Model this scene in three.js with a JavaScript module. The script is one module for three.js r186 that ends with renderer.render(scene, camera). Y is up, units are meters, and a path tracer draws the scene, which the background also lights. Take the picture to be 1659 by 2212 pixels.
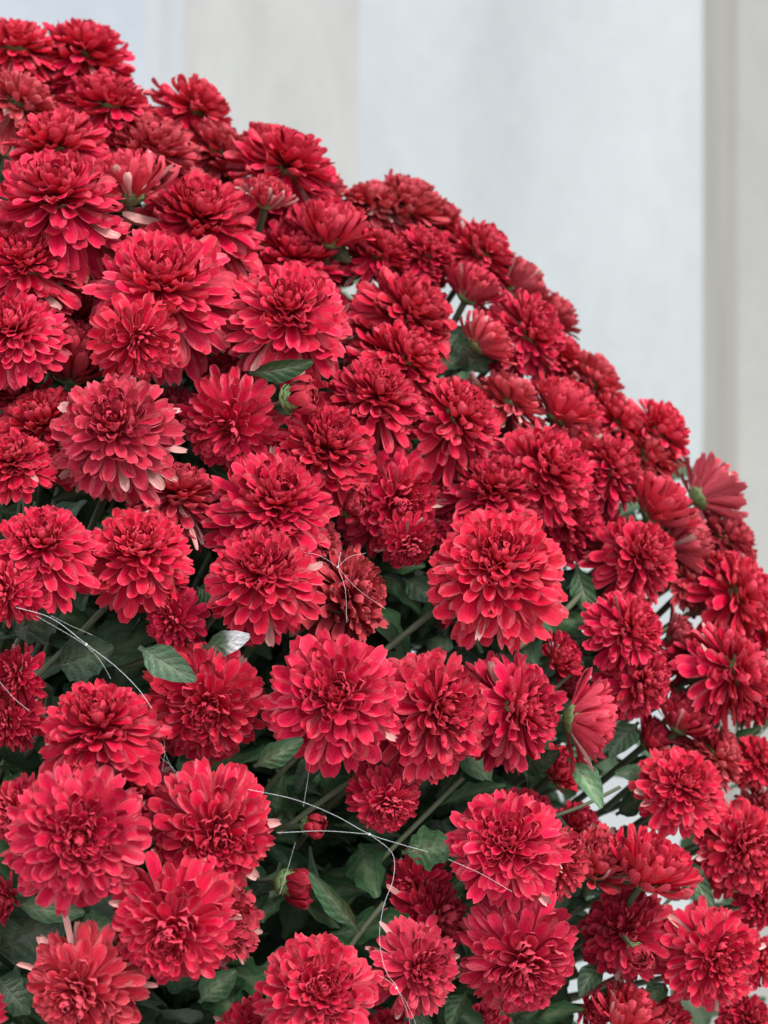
import * as THREE from 'three';
import { mergeGeometries, toCreasedNormals } from 'three/addons/utils/BufferGeometryUtils.js';

// ---------------------------------------------------------------- camera, sky, sun, exposure
const scene = new THREE.Scene();
const EYE = 1.05;                       // lens height above the porch floor, metres
const FOV = 26;
const camera = new THREE.PerspectiveCamera(FOV, 768 / 1024, 0.05, 60);
camera.position.set(0, EYE, 0);
camera.lookAt(0, EYE, -1);
camera.focus = 0.8;
camera.userData.fStop = 13;
scene.add(camera);

const SKY_W = 64, SKY_H = 32;
const skyData = new Float32Array(SKY_W * SKY_H * 4);
for (let j = 0; j < SKY_H; j++) for (let i = 0; i < SKY_W; i++) {
  const up = ((j + 0.5) / SKY_H - 0.5) * Math.PI;            // elevation, bottom row first
  const k = (j * SKY_W + i) * 4, s = Math.sin(up);
  const b = up > 0 ? 0.9 + 0.33 * s : 0.36;                  // overcast: brighter overhead
  skyData[k] = b * (up > 0 ? 0.97 : 1.0); skyData[k + 1] = b * 1.0; skyData[k + 2] = b * (up > 0 ? 1.06 : 0.96); skyData[k + 3] = 1;
}
const sky = new THREE.DataTexture(skyData, SKY_W, SKY_H, THREE.RGBAFormat, THREE.FloatType);
sky.mapping = THREE.EquirectangularReflectionMapping;
sky.magFilter = THREE.LinearFilter; sky.minFilter = THREE.LinearFilter; sky.needsUpdate = true;
scene.background = sky; scene.environment = sky;

const sun = new THREE.DirectionalLight(new THREE.Color(1.0, 0.97, 0.93), 1.4);
sun.position.set(2.0, EYE + 2.8, 1.3); sun.target.position.set(0, EYE, -0.9);
sun.castShadow = true; sun.shadow.radius = 30; sun.shadow.mapSize.set(2048, 2048);
Object.assign(sun.shadow.camera, { left: -2, right: 2, top: 2, bottom: -2, near: 0.5, far: 12 });
scene.add(sun, sun.target);

const renderer = new THREE.WebGLRenderer({ antialias: true });
renderer.toneMapping = THREE.LinearToneMapping;
renderer.toneMappingExposure = 2.02;
renderer.shadowMap.enabled = true;
renderer.outputColorSpace = THREE.SRGBColorSpace;

// ---------------------------------------------------------------- helpers
function mulberry(a) { return () => { a |= 0; a = a + 0x6D2B79F5 | 0; let t = Math.imul(a ^ a >>> 15, 1 | a); t = t + Math.imul(t ^ t >>> 7, 61 | t) ^ t; return ((t ^ t >>> 14) >>> 0) / 4294967296; }; }
const R = mulberry(20241);
const rnd = (a, b) => a + (b - a) * R();
const lerp = (a, b, t) => a + (b - a) * t;
const clamp = (x, a = 0, b = 1) => Math.min(b, Math.max(a, x));
const smooth = (x) => { x = clamp(x); return x * x * (3 - 2 * x); };
const rad = (d) => d * Math.PI / 180;
const mix3 = (a, b, t) => [lerp(a[0], b[0], t), lerp(a[1], b[1], t), lerp(a[2], b[2], t)];
const mul3 = (a, k) => [a[0] * k, a[1] * k, a[2] * k];

// Sizes were read off the photograph on a 1659 x 2212 sheet; F turns a sheet length at a distance into metres.
const PW = 1659, PH = 2212, F = PH / 2 / Math.tan(rad(FOV / 2));
const at = (x, y, depth) => new THREE.Vector3((x - PW / 2) / F * depth, EYE - (y - PH / 2) / F * depth, -depth);
// the plant is a broad dome: distance of its surface and its outward direction
const DOME = { x: -502, y: 2442, r: 2500, near: 0.74, deep: 0.28 };
function domeAt(x, y) {
  const dx = (x - DOME.x) / DOME.r, dy = (DOME.y - y) / DOME.r, q = Math.min(0.985, Math.hypot(dx, dy));
  return { depth: DOME.near + DOME.deep * (1 - Math.sqrt(1 - q * q)), az: Math.atan2(dy, dx), tilt: Math.asin(q), q };
}
const numbers = {};
const numbered = (n) => { const k = numbers[n] = (numbers[n] ?? -1) + 1; return k ? `${n}_${String(k).padStart(3, '0')}` : n; };
function tag(o, label, category, group) { o.userData.label = label; if (category) o.userData.category = category; if (group) o.userData.group = group; return o; }
function mesh(name, geometry, material, parent) {
  const m = new THREE.Mesh(geometry, material); m.name = numbered(name); m.castShadow = m.receiveShadow = true; parent.add(m); return m;
}

// value noise for textures, wraps round
function noiseTile(n, seed) { const r = mulberry(seed), g = Array.from({ length: n * n }, r); return (u, v) => {
  const x = ((u % 1) + 1) % 1 * n, y = ((v % 1) + 1) % 1 * n, i = Math.floor(x), j = Math.floor(y), a = smooth(x - i), b = smooth(y - j), q = (i, j) => g[(j % n) * n + (i % n)];
  return lerp(lerp(q(i, j), q(i + 1, j), a), lerp(q(i, j + 1), q(i + 1, j + 1), a), b); }; }
function dataTexture(w, h, f, srgb) {
  const d = new Uint8Array(w * h * 4);
  for (let j = 0; j < h; j++) for (let i = 0; i < w; i++) { const c = f((i + 0.5) / w, (j + 0.5) / h); for (let k = 0; k < 3; k++) d[(j * w + i) * 4 + k] = clamp(c[k]) * 255; d[(j * w + i) * 4 + 3] = 255; }
  const t = new THREE.DataTexture(d, w, h); t.magFilter = THREE.LinearFilter; t.minFilter = THREE.LinearMipmapLinearFilter; t.generateMipmaps = true;
  t.wrapS = t.wrapT = THREE.RepeatWrapping; if (srgb) t.colorSpace = THREE.SRGBColorSpace; t.needsUpdate = true; return t;
}

// ---------------------------------------------------------------- materials
const nA = noiseTile(16, 5), nB = noiseTile(64, 6), nC = noiseTile(7, 7);
// petal: u across, v along; fine veins run along the petal
const petalVein = (u, v) => 0.5 + 0.2 * Math.sin(u * 38 + 3 * nA(u, v * 0.5)) * (0.3 + 0.7 * nA(u * 2, v)) + 0.2 * (nB(u, v * 0.3) - 0.5) + 0.8 * (nA(u * 0.3, v * 0.4) - 0.5);
const petalBump = dataTexture(128, 128, (u, v) => { const x = petalVein(u, v); return [x, x, x]; });
const petalTint = dataTexture(128, 128, (u, v) => { const x = 0.9 + 0.05 * petalVein(u, v) + 0.16 * (nA(u, v) - 0.5); return [x, x, x]; }, true);
const M = {};
M.petal = new THREE.MeshPhysicalMaterial({ vertexColors: true, map: petalTint, bumpMap: petalBump, bumpScale: 0.0002, roughness: 0.6, specularIntensity: 0.09, side: THREE.DoubleSide });
const leafVein = (u, v) => { const x = Math.abs(u - 0.5) * 2, w = Math.abs(((v * 6 - x * 1.6) % 1 + 1) % 1 - 0.5) * 2; return clamp(0.35 + 0.5 * Math.pow(w, 0.6) * smooth(x * 8) + 0.35 * (nB(u, v) - 0.5)); };
const leafBump = dataTexture(128, 256, (u, v) => { const x = leafVein(u, v); return [x, x, x]; });
const leafTint = dataTexture(128, 256, (u, v) => { const x = 1.0 - 0.22 * leafVein(u, v) + 0.25 * (nA(u, v) - 0.5), s = nB(u * 1.7, v * 3) > 0.93 ? 0.08 : 0; return [x + s, x + s * 0.8, x + s]; }, true);
M.deepLeaf = new THREE.MeshPhysicalMaterial({ vertexColors: true, map: leafTint, roughness: 0.5, specularIntensity: 0.35, side: THREE.DoubleSide });
M.leaf = new THREE.MeshPhysicalMaterial({ vertexColors: true, map: leafTint, bumpMap: leafBump, bumpScale: 0.0006, roughness: 0.4, side: THREE.DoubleSide });
M.stem = new THREE.MeshStandardMaterial({ vertexColors: true, roughness: 0.7 });
M.calyx = new THREE.MeshStandardMaterial({ vertexColors: true, roughness: 0.65, side: THREE.DoubleSide });
M.silk = new THREE.MeshPhysicalMaterial({ color: new THREE.Color(0.62, 0.65, 0.65), roughness: 0.4 });

// ---------------------------------------------------------------- the wall behind: painted boards, a step and a recess
const wallMottle = (seed, warm) => { const a = noiseTile(5, seed), b = noiseTile(23, seed + 1), c = noiseTile(96, seed + 2);
  return dataTexture(256, 512, (u, v) => { const x = 0.955 + 0.07 * (a(u, v * 3) - 0.5) + 0.025 * (b(u, v * 5) - 0.5) + 0.03 * (c(u, v * 8) - 0.5); return [x + warm, x, x - warm]; }, true); };
const wallGroup = new THREE.Group(); wallGroup.name = 'painted_wall'; scene.add(wallGroup);
tag(wallGroup, 'pale painted wall of vertical boards, out of focus behind the red flowers', 'wall');
const WD = 2.3, wx = (x) => (x - PW / 2) / F * WD;            // metres across the wall
function wallBoard(name, x0, x1, front, color, seed, warm = 0) {
  const w = wx(x1) - wx(x0), tex = wallMottle(seed, warm), h = 3.0, d = 0.05;
  const m = new THREE.MeshStandardMaterial({ color: new THREE.Color(...color), map: tex, roughness: 0.75 });
  const b = mesh(name, new THREE.BoxGeometry(w, h, d), m, wallGroup);
  b.position.set((wx(x0) + wx(x1)) / 2, 1.5, -WD + front - d / 2); return b;
}
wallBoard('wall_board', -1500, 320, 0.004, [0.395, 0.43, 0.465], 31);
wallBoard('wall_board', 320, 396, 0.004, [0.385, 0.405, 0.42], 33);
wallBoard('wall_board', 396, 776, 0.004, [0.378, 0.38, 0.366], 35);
{ // wide board whose right side rolls back to the recess
  const sh = new THREE.Shape(), x0 = wx(776), x1 = wx(1532), z = 0.004; sh.moveTo(x0, z - 0.06); sh.lineTo(x0, z);
  const roll = wx(1100); for (let k = 0; k <= 24; k++) { const t = k / 24, a = t * rad(46); const q = (x1 - roll) / Math.sin(rad(46)); sh.lineTo(roll + q * Math.sin(a), z - q * (1 - Math.cos(a)) * 0.55); }
  sh.lineTo(x1, z - 0.14); sh.lineTo(x0, z - 0.14);
  const g = new THREE.ExtrudeGeometry(sh, { depth: 3.0, bevelEnabled: false, curveSegments: 4 }), uv = g.attributes.uv, ps = g.attributes.position;
  for (let i = 0; i < uv.count; i++) uv.setXY(i, (ps.getX(i) - x0) / (x1 - x0), ps.getZ(i) / 3);
  g.rotateX(-Math.PI / 2); const flip = g; flip.scale(1, 1, -1); const ix = flip.index; const p = flip.attributes.position;
  // mirrored, so turn the faces round again
  const n = p.count; for (const key of ['position', 'uv']) { const at3 = flip.attributes[key], k = at3.itemSize, arr = at3.array; for (let t = 0; t < n; t += 3) for (let c = 0; c < k; c++) { const w = arr[(t + 1) * k + c]; arr[(t + 1) * k + c] = arr[(t + 2) * k + c]; arr[(t + 2) * k + c] = w; } }
  const tex = wallMottle(37, 0), smoothG = toCreasedNormals(flip, rad(20));
  mesh('wall_board', smoothG, new THREE.MeshStandardMaterial({ color: new THREE.Color(0.372, 0.397, 0.403), map: tex, roughness: 0.6, bumpMap: tex, bumpScale: 0.002 }), wallGroup).position.z = -WD;
}
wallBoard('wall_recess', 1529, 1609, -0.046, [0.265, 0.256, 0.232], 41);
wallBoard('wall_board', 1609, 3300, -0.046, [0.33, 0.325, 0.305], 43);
const backing = mesh('wall_backing', new THREE.BoxGeometry(wx(3300) - wx(-1500), 3.0, 0.1), new THREE.MeshStandardMaterial({ color: new THREE.Color(0.5, 0.5, 0.49), roughness: 0.8 }), wallGroup);
backing.position.set((wx(3300) + wx(-1500)) / 2, 1.5, -WD - 0.17);

// ---------------------------------------------------------------- sheets: petals and leaves are thin shells, top and underside of their own colour
class Shell {
  constructor() { this.p = []; this.c = []; this.uv = []; this.i = []; }
  // f(s, u) -> [x, y, z, nx, ny, nz]; rows: values of s; cols: values of u in -1..1
  add(rows, cols, f, thick, top, under) {
    const nr = rows.length, all = cols;
    for (const side of [1, -1]) {
      const cols = side < 0 && all.length === 5 ? [all[0], all[2], all[4]] : all, nc = cols.length;
      const o = this.p.length / 3;
      for (let r = 0; r < nr; r++) for (let k = 0; k < nc; k++) {
        const s = rows[r], u = cols[k], q = f(s, u), th = side > 0 ? 0 : thick * (1 - Math.pow(Math.abs(u), 3)) * (r === nr - 1 ? 0 : 1);
        this.p.push(q[0] - q[3] * th, q[1] - q[4] * th, q[2] - q[5] * th);
        const c = (side > 0 ? top : under)(s, u); this.c.push(c[0], c[1], c[2]);
        this.uv.push(u * 0.5 + 0.5, s);
      }
      for (let r = 0; r < nr - 1; r++) for (let k = 0; k < nc - 1; k++) {
        const a = o + r * nc + k, b = a + 1, c = a + nc, d = c + 1;
        if (side > 0) this.i.push(a, b, c, b, d, c); else this.i.push(a, c, b, b, c, d);
      }
    }
  }
  build() {
    const g = new THREE.BufferGeometry();
    g.setAttribute('position', new THREE.Float32BufferAttribute(this.p, 3));
    g.setAttribute('color', new THREE.Float32BufferAttribute(this.c, 3));
    g.setAttribute('uv', new THREE.Float32BufferAttribute(this.uv, 2));
    g.setIndex(this.i); g.computeVertexNormals(); return g;
  }
}
const ROWS = [0, 0.3, 0.58, 0.8, 0.92, 0.98, 1], COLS = [-1, -0.78, 0, 0.78, 1];
const CRIMSON = [0.72, 0.0062, 0.054], REVERSE = [0.74, 0.075, 0.125], PALE = [0.86, 0.46, 0.42];

// one ray floret in the flower's own axes (+y is the way the flower faces)
function petal(sh, o) {
  const ca = Math.cos(o.a), sa = Math.sin(o.a), N = 12, path = [[o.rb, o.h]];
  let x = o.rb, y = o.h;
  for (let k = 0; k < N; k++) { const s = (k + 0.5) / N, e = o.e + o.curl * s + o.tip * smooth((s - 0.55) / 0.45); x += Math.cos(e) * o.L / N; y += Math.sin(e) * o.L / N; path.push([x, y]); }
  const f = (s, u) => {
    const k = Math.min(N - 1e-6, s * N), i = Math.floor(k), t = k - i, px = lerp(path[i][0], path[i + 1][0], t), py = lerp(path[i][1], path[i + 1][1], t);
    const e = o.e + o.curl * s + o.tip * smooth((s - 0.55) / 0.45), tx = Math.cos(e), ty = Math.sin(e);
    const base = 0.36 + 0.64 * smooth(s / 0.76), end = s > 0.78 ? Math.sqrt(Math.max(0.2, 1 - Math.pow((s - 0.78) / 0.235, 2.6))) : 1;
    const w = o.W * base * end, notch = s > 0.9 ? -o.notch * o.L * (1 - Math.abs(u)) * (s - 0.9) * 10 : 0;
    const tw = o.twist * s, side = u * w;
    const lift = o.cup * w * (u * u - 0.35) + 0.05 * w * Math.cos(u * 9) + o.ruffle * w * Math.sin(u * 2.2 + s * 7 + o.ph) * s;
    const across = side * Math.cos(tw), rise = lift + side * Math.sin(tw);
    const nx = -ty, ny = tx;                                   // sheet normal in the radial plane, facing the axis
    const qx = px + nx * rise + tx * notch, qy = py + ny * rise + ty * notch, sw = across + o.bend * s * s * o.L;
    return [qx * ca - sw * sa, qy, qx * sa + sw * ca, nx * ca, ny, nx * sa];
  };
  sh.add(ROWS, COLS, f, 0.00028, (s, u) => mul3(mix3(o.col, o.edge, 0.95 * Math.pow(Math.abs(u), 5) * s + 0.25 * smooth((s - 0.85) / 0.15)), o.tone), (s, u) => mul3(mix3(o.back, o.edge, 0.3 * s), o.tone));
}

const KIND = {
  full: { n: 225, e0: -62, e1: 68, l1: 0.36, w: 0.12, pow: 0.9, spread: 11, curl0: 6, curl1: 8, eye: 40, rb: 0.2 },
  semi: { n: 130, e0: -40, e1: 60, l1: 0.5, w: 0.125, pow: 0.9, spread: 10, curl0: 0, curl1: 10, eye: 46, rb: 0.22 },
  half: { n: 125, e0: 18, e1: 82, l1: 0.66, w: 0.125, pow: 0.8, spread: 8, curl0: 6, curl1: 10, eye: 18, rb: 0.25 },
  bud: { n: 40, e0: 34, e1: 80, l1: 0.5, w: 0.26, pow: 0.7, spread: 5, curl0: 78, curl1: 60, eye: 22, rb: 0.45 },
};
const GOLD = Math.PI * (3 - Math.sqrt(5));
// returns the florets of one flower, outermost first, as option records
function florets(kind, radius, look0) {
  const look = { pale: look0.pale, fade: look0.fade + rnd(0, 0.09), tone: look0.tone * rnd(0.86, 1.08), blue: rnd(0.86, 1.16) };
  const K = KIND[kind], list = [], lop = rnd(0, 7), lopA = rnd(0.02, 0.1), n = Math.round(K.n * rnd(0.9, 1.1)), vary = rnd(-6, 6), leanA = kind === 'full' ? rnd(4, 24) : rnd(3, 10), lean = rnd(0, 7);
  for (let i = 0; i < n; i++) {
    const t = i / n, a = i * GOLD + rnd(-0.16, 0.16);
    const L = radius * lerp(1.0, K.l1, Math.pow(t, 0.85)) * rnd(0.88, 1.07) * (1 + lopA * Math.cos(a - lop));
    const pale = t < 0.2 && R() < look.pale, wild = R() < 0.05;
    const col = pale ? mix3(PALE, [0.66, 0.14, 0.16], rnd(0, 0.6)) : mix3(kind === 'bud' ? [0.5, 0.005, 0.035] : CRIMSON, [0.56, 0.10, 0.10], clamp(look.fade + rnd(-0.08, 0.1)));
    col[2] *= pale ? 1 : look.blue; const brown = R() < 0.025 && t < 0.4;
    list.push({
      a, t, rb: radius * lerp(K.rb, 0.04, t) , h: radius * (kind === 'bud' ? 0.05 * t : 0.3 * t - 0.09), L, W: radius * K.w * lerp(1.0, 0.42, t * t) * rnd(0.82, 1.15) * (pale ? rnd(0.42, 0.7) : 1),
      e: rad(lerp(K.e0 + vary, K.e1, Math.pow(t, K.pow)) + leanA * Math.cos(a - lean) * (1 - 0.6 * t) + rnd(-K.spread, K.spread) + (pale ? rnd(0, 26) : 0) + (wild ? rnd(5, 26) : 0)),
      curl: rad(lerp(K.curl0, K.curl1, t) + rnd(-14, 14)), tip: rad(rnd(-30, 58)), cup: lerp(0.3, 0.7, t) * rnd(0.3, 1.5) + (R() < 0.25 ? 0.4 : 0) + (pale ? 0.7 : 0),
      twist: rnd(-0.4, 0.4), bend: rnd(-0.07, 0.07), notch: R() < 0.6 ? rnd(0.02, 0.09) : 0, ruffle: rnd(0.04, 0.3), ph: rnd(0, 6),
      col, edge: brown ? [0.22, 0.085, 0.045] : mix3(col, PALE, pale ? 0.3 : 0.16 + 0.2 * look.fade), back: pale ? mul3(PALE, 0.95) : kind === 'bud' ? [0.34, 0.006, 0.024] : mix3(mix3(REVERSE, PALE, rnd(0, 0.22) + 0.25 * look.fade), CRIMSON, kind === 'half' ? 0.35 + 0.5 * t : 0.75 * t), tone: rnd(0.8, 1.12) * look.tone,
    });
  }
  for (let i = 0; i < K.eye; i++) {                            // tight young florets in the middle
    const t = i / K.eye, a = i * GOLD + 1, bud = kind === 'bud';
    list.push({ a, t: 1, young: true, rb: radius * (kind === 'semi' ? 0.26 : 0.17) * Math.sqrt(1 - t) + 0.0002, h: radius * (bud ? 0.3 : 0.2), L: radius * (kind === 'semi' ? 0.2 : 0.25) * rnd(0.7, 1.25), W: radius * 0.048, e: rad(rnd(68, 92)), curl: rad(rnd(20, 60)), tip: rad(20), cup: 1.1,
      twist: 0, bend: 0, notch: 0, ruffle: 0, ph: 0, col: [0.44, 0.006, 0.025], edge: [0.5, 0.03, 0.05], back: [0.46, 0.02, 0.035], tone: rnd(0.7, 1.05) * look.tone });
  }
  return list;
}

// green cup of overlapping scales under the flower
const GREEN = [0.10, 0.17, 0.055], GREEN_PALE = [0.20, 0.28, 0.11];
function calyxGeometry(radius, big) {
  const sh = new Shell(), r = radius * (big ? 0.5 : 0.3), hgt = radius * (big ? 0.75 : 0.3);
  for (let w = 0; w < 3; w++) for (let i = 0; i < 9; i++) {
    const a = (i + w * 0.5) / 9 * Math.PI * 2 + rnd(-0.08, 0.08), ca = Math.cos(a), sa = Math.sin(a), hh = hgt * lerp(0.55, 1.05, w / 2), fl = 1 - w * 0.035, tone = rnd(0.8, 1.2);
    sh.add([0, 0.3, 0.6, 0.85, 1], [-1, 0, 1], (s, u) => {
      const rr = r * fl * (0.25 + 0.75 * Math.sin(Math.min(1, s * 1.15) * Math.PI / 2)), wd = r * 0.42 * (s < 0.6 ? 1 : Math.sqrt(Math.max(0.02, 1 - Math.pow((s - 0.6) / 0.4, 2))));
      const ang = u * wd / Math.max(rr, 1e-5), A = a + Math.min(0.6, Math.max(-0.6, ang)), y = -hgt * 0.7 + hh * s;
      return [rr * Math.cos(A), y, rr * Math.sin(A), -Math.cos(A), 0, -Math.sin(A)];
    }, 0.0002, (s, u) => mul3(mix3(GREEN, GREEN_PALE, Math.abs(u) * 0.6 + 0.3 * s), tone), (s, u) => mul3(mix3(GREEN, GREEN_PALE, Math.abs(u)), tone));
  }
  return sh.build();
}

// ---------------------------------------------------------------- the plant
const plant = new THREE.Group(); plant.name = 'chrysanthemum_plant';
const ROOT = at(-560, 3250, 1.06);                             // where all stems leave the soil, below the picture
plant.position.copy(ROOT); scene.add(plant);
tag(plant, 'large domed chrysanthemum bush covered in crimson double flowers before a pale wall', 'flowering plant');
const local = (v) => v.clone().sub(ROOT);

// x, y: middle of the head; r: half its width; way: where it faces on the sheet (degrees, 90 up); tilt: 0 looks at us, 90 edge-on; dz: centimetres farther than the dome
// kind; look: n normal, p pale outer petals, f faded, d in deep shade behind
const HEADS = `35 90 92 80 72 0 full n|185 100 108 75 74 0 full n|50 212 95 60 92 0 full f|240 212 104 80 70 0 full n|432 224 92 52 82 2 full n|118 300 112 90 60 0 full n|275 372 92 95 84 -1 half p|330 312 112 70 62 1 full f|128 414 145 92 54 -2 full n|482 318 92 55 80 3 full f|628 345 125 62 66 0 full n
580 412 54 75 70 -1 half p|437 458 130 80 50 0 full n|718 474 84 80 72 0 half n|50 560 118 85 42 0 full n|352 612 155 80 42 -1 full n|628 665 128 90 30 -2 full n|640 548 118 80 55 3 full n|25 705 102 100 38 0 full n|158 748 110 85 70 3 half d|300 738 84 -30 36 -1.5 semi n|490 800 54 90 45 4 half d|662 853 50 10 58 -1.5 bud n
495 925 92 -110 24 1 semi n|245 920 132 80 22 -1 full p|92 905 112 110 45 2.5 full n|28 985 80 100 45 0 full n|88 1165 116 80 38 -1 full n|302 1182 120 80 40 0 full n|388 1055 104 70 66 2 full p|605 1082 136 75 42 0 full n|710 958 118 60 42 0 full n|820 850 106 60 50 0 full n|862 1095 118 -20 32 2 full n|770 1088 36 20 50 1 bud d
560 1230 130 100 34 -1.5 full n|768 1285 126 10 56 2 full f|368 1340 68 190 30 1 semi n|890 668 122 50 56 0 full n|888 765 96 45 68 0 full n|765 712 60 20 80 3 half p|830 540 78 60 74 1 full n|930 540 74 60 70 0 full n|880 435 105 60 74 2 full f|800 428 72 90 80 3 full f|950 470 70 50 80 3 full f|1050 535 88 50 76 0 full n|1028 610 66 60 84 0 half n|1132 602 70 40 95 1 half f|1058 722 64 40 92 0 half p
1152 712 98 35 62 0 full n|1208 668 54 45 88 2 half f|1000 892 112 40 56 0 full n|1112 862 88 50 95 2 full f|1228 862 80 60 84 0 half n|1290 820 86 45 92 3 full f|1432 925 90 40 70 0 full n|1196 1010 122 45 48 0 full n|1068 1050 112 70 50 1 full n|1272 950 78 60 84 1 half p|1330 1005 88 42 72 0 full n|1400 972 80 50 80 2 full f
1545 1058 78 25 112 -1 half f|1440 1080 82 45 82 0 half n|1078 1210 155 80 36 -2.5 full n|1240 1115 96 20 52 2 full n|1395 1195 106 30 52 0 full n|1492 1162 84 20 94 1 half f|1580 1160 88 35 80 0 full f|1608 1275 116 20 74 -1 full n|1602 1445 122 8 76 -1 full n|1372 1352 100 30 56 0 full n|1402 1470 92 0 48 1 full n|1220 1415 48 30 50 2 half n|1285 1560 88 -8 94 -1 half n
1130 1532 140 10 52 -1 full n|952 1530 152 10 36 -1.5 full n|728 1502 164 100 18 -2.5 full n|452 1530 140 -80 14 0 full n|212 1558 148 90 48 -1.5 full n|172 1808 164 20 14 -3 full n|468 1810 150 -20 18 -1.5 full n|292 1690 86 60 52 2 half p|368 2018 152 -100 18 -2.5 full n|488 1985 106 20 40 2 full p|162 2150 140 -125 22 -1.5 full p|690 2140 140 60 26 -1.5 full n
25 1762 84 200 44 1 full n|0 1948 42 180 50 2 half d|30 1455 66 170 44 2 semi d|10 1560 74 190 50 3 full d|5 1278 76 180 40 -1 full n|838 1742 88 -85 36 1 full n|1098 1818 140 95 26 -1.5 full n|1212 1862 94 15 48 1 full p|1300 1850 82 70 58 2 half p|1420 1862 94 60 64 0 half n|1475 1690 106 60 30 0 full n|1555 1625 98 25 72 2 full f|1485 1540 66 60 82 2 half n
1648 1640 66 30 60 1 full n|1620 1838 116 -10 30 0 full n|1550 2072 122 -10 24 0 full n|1340 2000 112 110 40 3.2 full d|1380 2068 34 -60 14 -1.2 bud d|1132 2090 142 -60 22 -1 full n|912 2090 102 30 32 0 semi p|890 1920 72 -150 36 4 semi d|955 1990 105 0 60 3 full d|1288 2182 42 0 44 4 half d|1372 2182 86 60 72 3 half p|1050 2205 46 80 50 5 half d|1650 2072 66 10 56 0 full n
1255 1768 44 60 66 4 half d|686 1785 33 5 46 0.5 bud n|652 1915 48 -10 72 2 bud d|1475 1372 48 20 80 3 half f|20 830 70 120 50 4 half d|150 660 70 90 70 5 half d|1655 1740 60 30 70 3 full f|1652 1340 92 30 70 1 full n|1655 1490 86 10 70 1 full n|1655 1950 62 10 50 1 full n|1625 2195 66 30 50 1 full d|1505 1250 64 40 80 2 full f|1440 2195 60 60 60 3 half n|1215 1660 50 40 50 4 half d|990 1300 52 -30 60 5 half d|400 740 80 -60 60 3 full d|500 690 70 -90 60 3.5 full d|1345 905 72 40 82 2 full n|1215 760 70 40 85 3 full n|700 400 60 60 85 3 half f|882 1185 62 -60 46 1 full n|692 1172 76 40 56 2 full f|575 300 66 80 80 3 full n|400 880 62 60 60 5 half d|1300 1120 62 30 66 3 full n|1005 1140 56 30 60 3 full n|1240 1470 50 20 60 5 half d|640 760 60 -40 60 4 full d|545 1010 60 60 60 4 full d|1490 1420 62 20 70 3 full n|1420 1590 52 40 70 4 half n|1150 1745 56 60 62 4 half d|330 1250 64 -60 62 3 full d|560 2240 110 90 30 2 full n|860 2260 100 80 30 2 full n`.split(/[|\n]/).map((l) => l.split(' '));
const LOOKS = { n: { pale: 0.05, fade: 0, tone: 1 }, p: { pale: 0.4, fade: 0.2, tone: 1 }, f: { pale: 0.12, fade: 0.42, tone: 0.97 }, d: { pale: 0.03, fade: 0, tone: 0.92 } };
const SAY = { bud: 'tight dark red bud still held in its green cup', half: 'half-open flower with its petals still standing', semi: 'open flower showing a dark eye of unopened florets' };
const SAY_LOOK = { p: 'flower with pale pink petals among the red ones', f: 'older flower faded to a dull pinkish red' };

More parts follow.
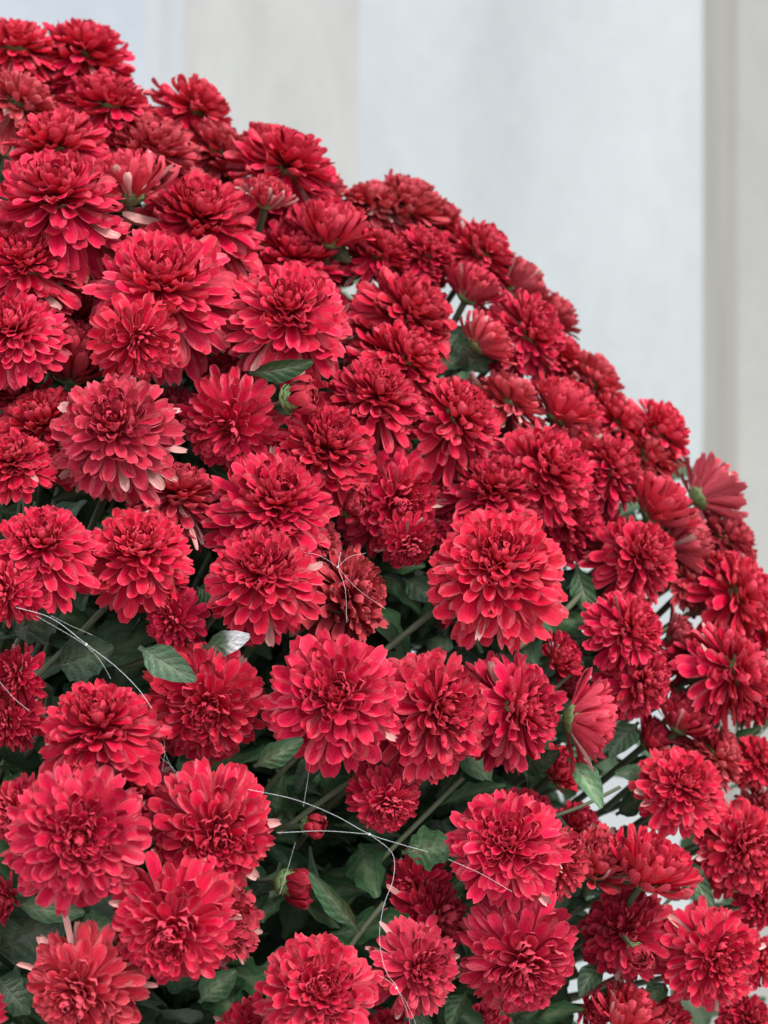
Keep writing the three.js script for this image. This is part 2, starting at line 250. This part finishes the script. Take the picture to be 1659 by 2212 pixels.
let singles = 0;
const stemTubes = [];
const UP = new THREE.Vector3(0, 1, 0);
for (const h of HEADS) {
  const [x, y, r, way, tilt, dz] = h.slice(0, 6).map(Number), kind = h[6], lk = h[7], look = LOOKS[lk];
  const depth = domeAt(x, y).depth + dz / 100, radius = r / F * depth * (kind === 'bud' ? 1.3 : kind === 'half' ? 1.2 : lerp(1.2, 1.04, smooth((y - 800) / 650)));
  const n = new THREE.Vector3(Math.sin(rad(tilt)) * Math.cos(rad(way)), Math.sin(rad(tilt)) * Math.sin(rad(way)), Math.cos(rad(tilt)));
  const back = kind === 'half' ? 0.45 : kind === 'bud' ? 0.5 : 0.14;
  const pos = at(x, y, depth).addScaledVector(n, -radius * back);
  const g = new THREE.Group(); g.name = numbered('flower'); plant.add(g);
  g.position.copy(local(pos)); g.quaternion.setFromUnitVectors(UP, n).multiply(new THREE.Quaternion().setFromAxisAngle(UP, rnd(0, 6.28)));
  const say = SAY[kind] ?? SAY_LOOK[lk]; if (say) g.userData.label = say;
  const list = florets(kind, radius, look), rest = new Shell();
  // petals that show large are pieces of their own
  const wantSingle = kind !== 'bud' && r >= 116 && dz <= 1 && tilt < 62 && x > -10 && x < 1640 && y < 2200;
  list.forEach((o, i) => {
    if (wantSingle && singles < 300 && !o.young && o.t > 0.12 && o.t < 0.72 && i % 7 === 0) { singles++; const s = new Shell(); petal(s, o); mesh('petal', s.build(), M.petal, g); } else petal(rest, o);
  });
  const heart = mesh('floret_head', rest.build(), M.petal, g); heart.userData.kind = 'stuff';
  mesh('calyx', calyxGeometry(radius, kind === 'bud'), M.calyx, g);
  // the stem: from under the head, bending down to the root
  const a = pos.clone().addScaledVector(n, -radius * (kind === 'bud' ? 0.45 : 0.18)), b = a.clone().addScaledVector(n, -rnd(0.014, 0.03)).add(new THREE.Vector3(-0.005, -0.01, -0.022));
  const c = a.clone().lerp(ROOT, 0.42).add(new THREE.Vector3(rnd(-0.02, 0.02), rnd(0, 0.05), -0.06 + rnd(-0.03, 0.03)));
  const curve = new THREE.CatmullRomCurve3([a, b, c, ROOT.clone().add(new THREE.Vector3(rnd(-0.06, 0.06), 0, rnd(-0.06, 0.06)))].map(local), false, 'centripetal');
  const tube = new THREE.TubeGeometry(curve, 22, kind === 'bud' ? 0.001 : 0.0015, 7), cs = new Float32Array(tube.attributes.position.count * 3), tn = rnd(0.8, 1.2);
  for (let k = 0; k < cs.length; k += 3) { const t = k / cs.length; const cc = mix3([0.085, 0.105, 0.055], [0.06, 0.055, 0.04], clamp(t * 2.2)); cs[k] = cc[0] * tn; cs[k + 1] = cc[1] * tn; cs[k + 2] = cc[2] * tn; }
  tube.setAttribute('color', new THREE.BufferAttribute(cs, 3));
  mesh('stem', tube, M.stem, plant); stemTubes.push({ curve, x, y });
}

// the dome goes on past the edges of the picture
const SEEN = plant.children.filter((c) => c.name.startsWith('flower') && !c.userData.label).slice(30, 40);
for (let i = 0; i < 34; i++) {
  const left = i < 22, x = left ? rnd(-620, -150) : rnd(-200, 1500), y = left ? -40 + i * 112 + rnd(-40, 40) : rnd(2360, 2760), d = domeAt(x, y);
  const f = SEEN[i % SEEN.length].clone(); f.name = numbered('flower'); f.traverse((o) => { if (o !== f) o.name = numbered(o.name.replace(/_\d+$/, '')); });
  const n = new THREE.Vector3(Math.cos(d.az) * d.q * 0.9, Math.sin(d.az) * d.q * 0.9, Math.sqrt(1 - 0.81 * d.q * d.q));
  f.position.copy(local(at(x, y, d.depth))); f.quaternion.setFromUnitVectors(UP, n).multiply(new THREE.Quaternion().setFromAxisAngle(UP, rnd(0, 6))); plant.add(f);
}
// stems that show in the gaps between the heads
const TWIGS = `1.9 262 1276 170 1372 60 1480|2.1 1006 1268 880 1366 790 1440|1.7 478 1312 420 1380 250 1450|1.6 640 1636 580 1700 520 1800|1.8 840 1640 740 1700 600 1800|1.6 1000 1680 895 1785 800 1880|1.7 830 1950 760 2040 700 2140|2 1312 1212 1220 1320 1120 1400|1.8 1545 1300 1450 1352 1340 1440|1.3 1560 1420 1480 1492 1400 1540|1.2 1530 1450 1490 1500 1430 1560|1.4 1640 1580 1500 1640 1380 1700|1.4 1560 1960 1460 1990 1330 2030|1.2 1500 1900 1440 1950 1380 2010|1.3 1260 1430 1180 1500 1100 1540|1.2 1340 1700 1260 1740 1180 1770|1.2 545 830 560 880 590 960`;
for (const l of TWIGS.split('|')) {
  const [w, ...c] = l.split(' ').map(Number), pts = []; for (let k = 0; k < c.length; k += 2) pts.push(local(at(c[k], c[k + 1], domeAt(c[k], c[k + 1]).depth + 0.026 + k * 0.004)));
  const tube = new THREE.TubeGeometry(new THREE.CatmullRomCurve3(pts), 16, w * 0.00062, 8), cs = new Float32Array(tube.attributes.position.count * 3); for (let k = 0; k < cs.length; k += 3) { const q = rnd(0.85, 1.15); cs[k] = 0.095 * q; cs[k + 1] = 0.11 * q; cs[k + 2] = 0.06 * q; }
  tube.setAttribute('color', new THREE.BufferAttribute(cs, 3)); mesh('stem', tube, M.stem, plant);
}

// ---------------------------------------------------------------- leaves: blunt-lobed, grey green, paler beneath
function leafShell(sh, o, light) {                                    // +x along the leaf from its stalk, +y its upper face
  const f = (s, u) => {
    const stalk = 0.16, q = clamp((s - stalk) / (1 - stalk));
    let w = s < stalk ? 0.035 : 0.035 + o.w * Math.pow(Math.sin(Math.PI * Math.pow(q, 0.78)), 0.8) * (1 - 0.25 * q);
    if (s >= stalk) w *= 1 + o.lobe * Math.sin(q * 19 + 0.6) * (q < 0.93 ? 1 : 0.3);
    const x = o.L * (s - 0.09 * o.bend * s * s), y = o.L * (-o.bend * 0.42 * s * s + o.fold * Math.abs(u) * w + o.wave * w * Math.sin(s * 9 + u * 2 + o.ph));
    return [x, y, o.L * (u * w * Math.cos(o.fold * 0.8) + o.side * s * s), 0, 1, 0];
  };
  const tip = (c, s) => o.bleach ? mix3(c, [0.78, 0.80, 0.80], smooth((s - 0.45) / 0.25)) : c;
  sh.add(light ? [0, 0.16, 0.3, 0.42, 0.54, 0.66, 0.78, 0.9, 1] : [0, 0.1, 0.18, 0.26, 0.34, 0.42, 0.5, 0.58, 0.66, 0.74, 0.82, 0.9, 0.96, 1], light ? [-1, 0, 1] : [-1, -0.6, -0.12, 0.12, 0.6, 1], f, 0.0003,
    (s, u) => tip(mul3(mix3(o.col, [0.16, 0.20, 0.12], Math.abs(u) < 0.2 ? 0.45 : 0), o.tone), s), (s, u) => tip(mul3(mix3(o.under, [0.2, 0.24, 0.16], Math.abs(u) < 0.2 ? 0.4 : 0), o.tone), s));
}
const leafLook = () => ({ L: rnd(0.022, 0.038), w: rnd(0.17, 0.28), lobe: rnd(0.1, 0.34), bend: rnd(-0.2, 1.0), fold: rnd(0.05, 0.5), wave: rnd(0, 0.14), ph: rnd(0, 6), side: rnd(-0.12, 0.12), col: mix3([0.020, 0.064, 0.024], [0.044, 0.105, 0.042], R()), under: mix3([0.05, 0.10, 0.06], [0.085, 0.145, 0.095], R()), tone: rnd(0.8, 1.25) });
const basis = (dir, face) => { const X = dir.clone().normalize(), Z = X.clone().cross(face).normalize(), Y = Z.clone().cross(X); return new THREE.Matrix4().makeBasis(X, Y, Z); };

// leaves that stand out in the gaps: stalk x y, tip x y, half width / length, cm behind the dome, turn of the face about the length, tone, kind
const LEAVES = `538 806 664 796 0.17 -0.8 60 2.2 n|300 1398 404 1462 0.22 -2.2 10 1.0 n|425 1268 476 1296 0.34 2 20 1.3 n|436 1398 528 1390 0.19 -0.6 20 1.0 b|548 1656 640 1610 0.18 -1.5 30 1.6 n|776 2012 686 1896 0.13 -1 -35 2.2 n|870 1250 944 1296 0.25 2 10 1.2 n|1246 1216 1262 1330 0.2 3 40 1.8 n|1226 1640 1310 1722 0.22 1 -20 2.6 n|1452 1842 1540 1940 0.17 2 20 1.9 n|118 1440 232 1412 0.36 2.5 15 0.8 n|20 1372 120 1312 0.34 3 30 0.8 n
30 1950 168 1988 0.16 2 40 2.4 n|-20 2062 130 1980 0.34 3.5 10 0.9 n|170 1992 250 2016 0.3 3 30 2.4 n|868 1842 972 1822 0.32 3 10 2.6 n|596 1762 604 1690 0.22 3 0 2.0 n|560 2090 650 2062 0.26 3 -20 1.6 n|1010 2140 968 2212 0.26 2 30 2.2 n|430 2166 488 2104 0.24 2 20 2.2 n|1240 1960 1180 1930 0.3 4 0 1.0 n|930 2190 880 2230 0.3 2 0 1.0 n|1000 1930 930 1990 0.3 5 20 1.0 n|1090 1900 1190 1960 0.3 4 0 0.9 n|700 1620 640 1700 0.22 4 20 0.9 n
1120 1660 1200 1640 0.25 3 20 1.2 n|790 900 840 960 0.3 4 20 0.8 n|405 820 345 760 0.32 5 10 0.7 n|560 860 545 940 0.2 3 40 1.6 n|0 2120 60 2180 0.32 2 20 1.4 n|640 2080 590 2130 0.3 3 10 1.3 n|810 560 740 600 0.25 3 20 1.5 n|690 500 745 560 0.2 2 40 2.0 n|1010 770 960 790 0.3 3 10 1.6 n|1300 2080 1250 2140 0.25 4 20 1.2 n|1440 2120 1400 2160 0.25 3 20 2.0 n|1640 1590 1600 1640 0.25 3 20 1.4 n|980 735 1040 800 0.36 3 10 1.2 n|1010 700 960 760 0.34 4 20 1.0 n|1420 1700 1340 1660 0.24 4 20 1.3 n|1380 1560 1320 1620 0.26 4 10 1.1 n|1500 1520 1440 1480 0.2 5 30 1.3 n|1330 1760 1400 1720 0.22 5 0 1.5 n|1270 1300 1320 1240 0.22 5 20 1.2 n|1480 1940 1420 1900 0.22 5 20 1.6 n|1600 1400 1540 1450 0.22 5 20 1.0 n`.split(/[|\n]/).map((l) => l.split(' '));
for (const l of LEAVES) {
  const [x0, y0, x1, y1, w, dz, turn, tone] = l.map(Number), d = domeAt((x0 + x1) / 2, (y0 + y1) / 2).depth + dz / 100;
  const p0 = at(x0, y0, d + 0.006), p1 = at(x1, y1, d - 0.006), dir = p1.clone().sub(p0), face = new THREE.Vector3(0, 0.35, 1).applyAxisAngle(dir.clone().normalize(), rad(turn));
  const sh = new Shell(), o = { ...leafLook(), L: dir.length() * 1.08, w, bend: rnd(0.1, 0.5), tone, bleach: l[8] === 'b', lobe: w > 0.28 ? 0.16 : 0.05 };
  leafShell(sh, o);
  const m = mesh('leaf', sh.build(), M.leaf, plant); m.position.copy(local(p0)); m.quaternion.setFromRotationMatrix(basis(dir, face));
  if (o.bleach) m.userData.label = 'leaf with a dry white bleached tip';
}
// the rest of the foliage, in the shell below the flowers; thin towards the lower right where the wall shows through
const variants = [0, 1, 2, 3, 4, 5].map(() => { const sh = new Shell(); leafShell(sh, leafLook()); return sh.build(); });
const lightOnes = [0, 1, 2, 3, 4, 5].map(() => { const sh = new Shell(); leafShell(sh, leafLook(), true); return sh.build(); });
const mass = [];
let singlesLeaf = 0;
for (let i = 0; i < 4600; i++) {
  const x = rnd(-120, 1760), y = rnd(20, 2330), s = domeAt(x, y), real = Math.hypot(x - DOME.x, DOME.y - y) / DOME.r;
  if (real > 0.93 || (y < 1000 && real > 0.87)) continue;
  const thin = smooth((x - 1120) / 200) * smooth((y - 1080) / 160);
  if (R() < thin * 0.88) continue;
  const inner = rnd(0, 1), depth = s.depth + 0.045 + 0.25 * inner, p = at(x, y, depth);
  const out = new THREE.Vector3(rnd(-1, 1) + 0.4, rnd(-0.7, 0.8), rnd(-0.5, 1)).normalize(), face = new THREE.Vector3(rnd(-0.6, 0.8), 1, rnd(0, 1.2)).normalize();
  const g = variants[i % 6], mtx = basis(out, face), k = rnd(0.75, 1.25);
  if (inner < 0.2 && singlesLeaf < 230) { singlesLeaf++; const m = mesh('leaf', g, M.deepLeaf, plant); m.position.copy(local(p)); m.quaternion.setFromRotationMatrix(mtx); m.scale.setScalar(k); continue; }
  const q = lightOnes[i % 6].clone(); q.applyMatrix4(new THREE.Matrix4().compose(local(p), new THREE.Quaternion().setFromRotationMatrix(mtx), new THREE.Vector3(k, k, k))); mass.push(q);
}
for (let i = 0; i < 2400; i++) {
  const x = rnd(-200, 1500), y = rnd(120, 2400), s = domeAt(x, y), real = Math.hypot(x - DOME.x, DOME.y - y) / DOME.r;
  if (real > 0.82 || R() < smooth((x - 950) / 250) * smooth((y - 1000) / 200)) continue;
  const p = at(x, y, s.depth + rnd(0.12, 0.5)), k = rnd(1.2, 1.8), q = lightOnes[i % 6].clone();
  q.applyMatrix4(new THREE.Matrix4().compose(local(p), new THREE.Quaternion().setFromRotationMatrix(basis(new THREE.Vector3(rnd(-1, 1), rnd(-1, 1), rnd(-0.6, 0.6)), new THREE.Vector3(rnd(-0.5, 0.5), rnd(0, 1), 1))), new THREE.Vector3(k, k, k))); mass.push(q);
}
const foliage = mesh('foliage', mergeGeometries(mass), M.deepLeaf, plant); foliage.userData.kind = 'stuff';

// ---------------------------------------------------------------- fine white threads caught on the plant
function silk(label, lift, knots, lines) {
  const g = new THREE.Group(); g.name = numbered('silk_thread'); scene.add(g); tag(g, label, 'spider silk');
  const P = (x, y) => at(x, y, domeAt(x, y).depth - lift / 100), o = P(...(knots[0] ?? lines[0].slice(1, 3))); g.position.copy(o);
  for (const [w, ...c] of lines) { const pts = []; for (let k = 0; k < c.length; k += 2) pts.push(P(c[k], c[k + 1]).sub(o)); mesh('filament', new THREE.TubeGeometry(new THREE.CatmullRomCurve3(pts), 10 * pts.length, w * 0.3e-4, 5), M.silk, g); }
  for (const k of knots) { const q = new THREE.IcosahedronGeometry(0.00042, 2), ps = q.attributes.position; for (let i = 0; i < ps.count; i++) { const s = 1 + 0.35 * Math.sin(ps.getX(i) * 9000 + ps.getY(i) * 7000); ps.setXYZ(i, ps.getX(i) * s, ps.getY(i) * s, ps.getZ(i) * s); } q.computeVertexNormals(); mesh('knot', q, M.silk, g).position.copy(P(...k).sub(o)); }
}
silk('white thread with a bright knot arching over the dark leafy gap beside the dark-eyed flower', 2.6, [[187, 1392]], [[2.2, 35, 1312, 110, 1335, 187, 1392, 250, 1440, 300, 1490, 328, 1530], [1.3, 78, 1330, 187, 1396, 215, 1425, 240, 1467], [1.0, 110, 1330, 150, 1350, 200, 1372]]);
silk('white star of short threads stuck on the faded flower beside the dark gap', 1.2, [[730, 1225]], [[1.8, 730, 1225, 733, 1208, 736, 1192], [1.3, 730, 1225, 755, 1203, 790, 1195], [1.3, 650, 1192, 690, 1200, 730, 1225], [1.4, 730, 1225, 745, 1270, 749, 1345], [1.3, 730, 1225, 770, 1270, 832, 1315]]);
silk('long white threads crossing at a knot in front of the small downward-facing flower', 3.0, [[799, 1802]], [[2.0, 536, 1705, 640, 1728, 725, 1762, 799, 1802, 860, 1822, 925, 1840], [1.8, 598, 1799, 700, 1795, 799, 1802], [1.8, 799, 1802, 848, 1845, 850, 1895, 828, 1960, 820, 2030, 835, 2100, 857, 2130]]);
silk('straight white thread lying across the lower petals of a red flower', 3.2, [], [[1.7, 968, 1856, 1040, 1888, 1106, 1926]]);
silk('small knot of white threads hanging on a pale-petalled flower near the bottom', 2.4, [[857, 2134]], [[1.3, 857, 2134, 838, 2118, 816, 2106], [1.2, 857, 2134, 880, 2170, 900, 2215], [1.2, 857, 2134, 878, 2180, 888, 2220]]);
silk('short upright white thread in the dark gap above the round bud', 1.0, [], [[1.2, 671, 1640, 664, 1690, 655, 1742]]);
silk('short slanting white thread below the round bud, beside a red flower', 1.0, [], [[1.2, 638, 1820, 622, 1875, 604, 1932]]);
silk('tangle of thin threads between two red flowers at the left', 0.6, [], [[1.0, 342, 1590, 362, 1640, 382, 1678], [1.0, 338, 1630, 370, 1655, 402, 1700], [0.9, 350, 1575, 356, 1620, 350, 1668]]);
silk('thin slanting thread across a dim flower at the left edge', 2.0, [], [[1.5, -10, 1462, 30, 1508, 64, 1536]]);

let tris = 0; scene.traverse((o) => { if (o.isMesh) tris += (o.geometry.index ? o.geometry.index.count : o.geometry.attributes.position.count) / 3; });
console.log('triangles', Math.round(tris), 'heads', HEADS.length, 'single petals', singles, 'leaves', singlesLeaf, 'mass', mass.length);
renderer.render(scene, camera);
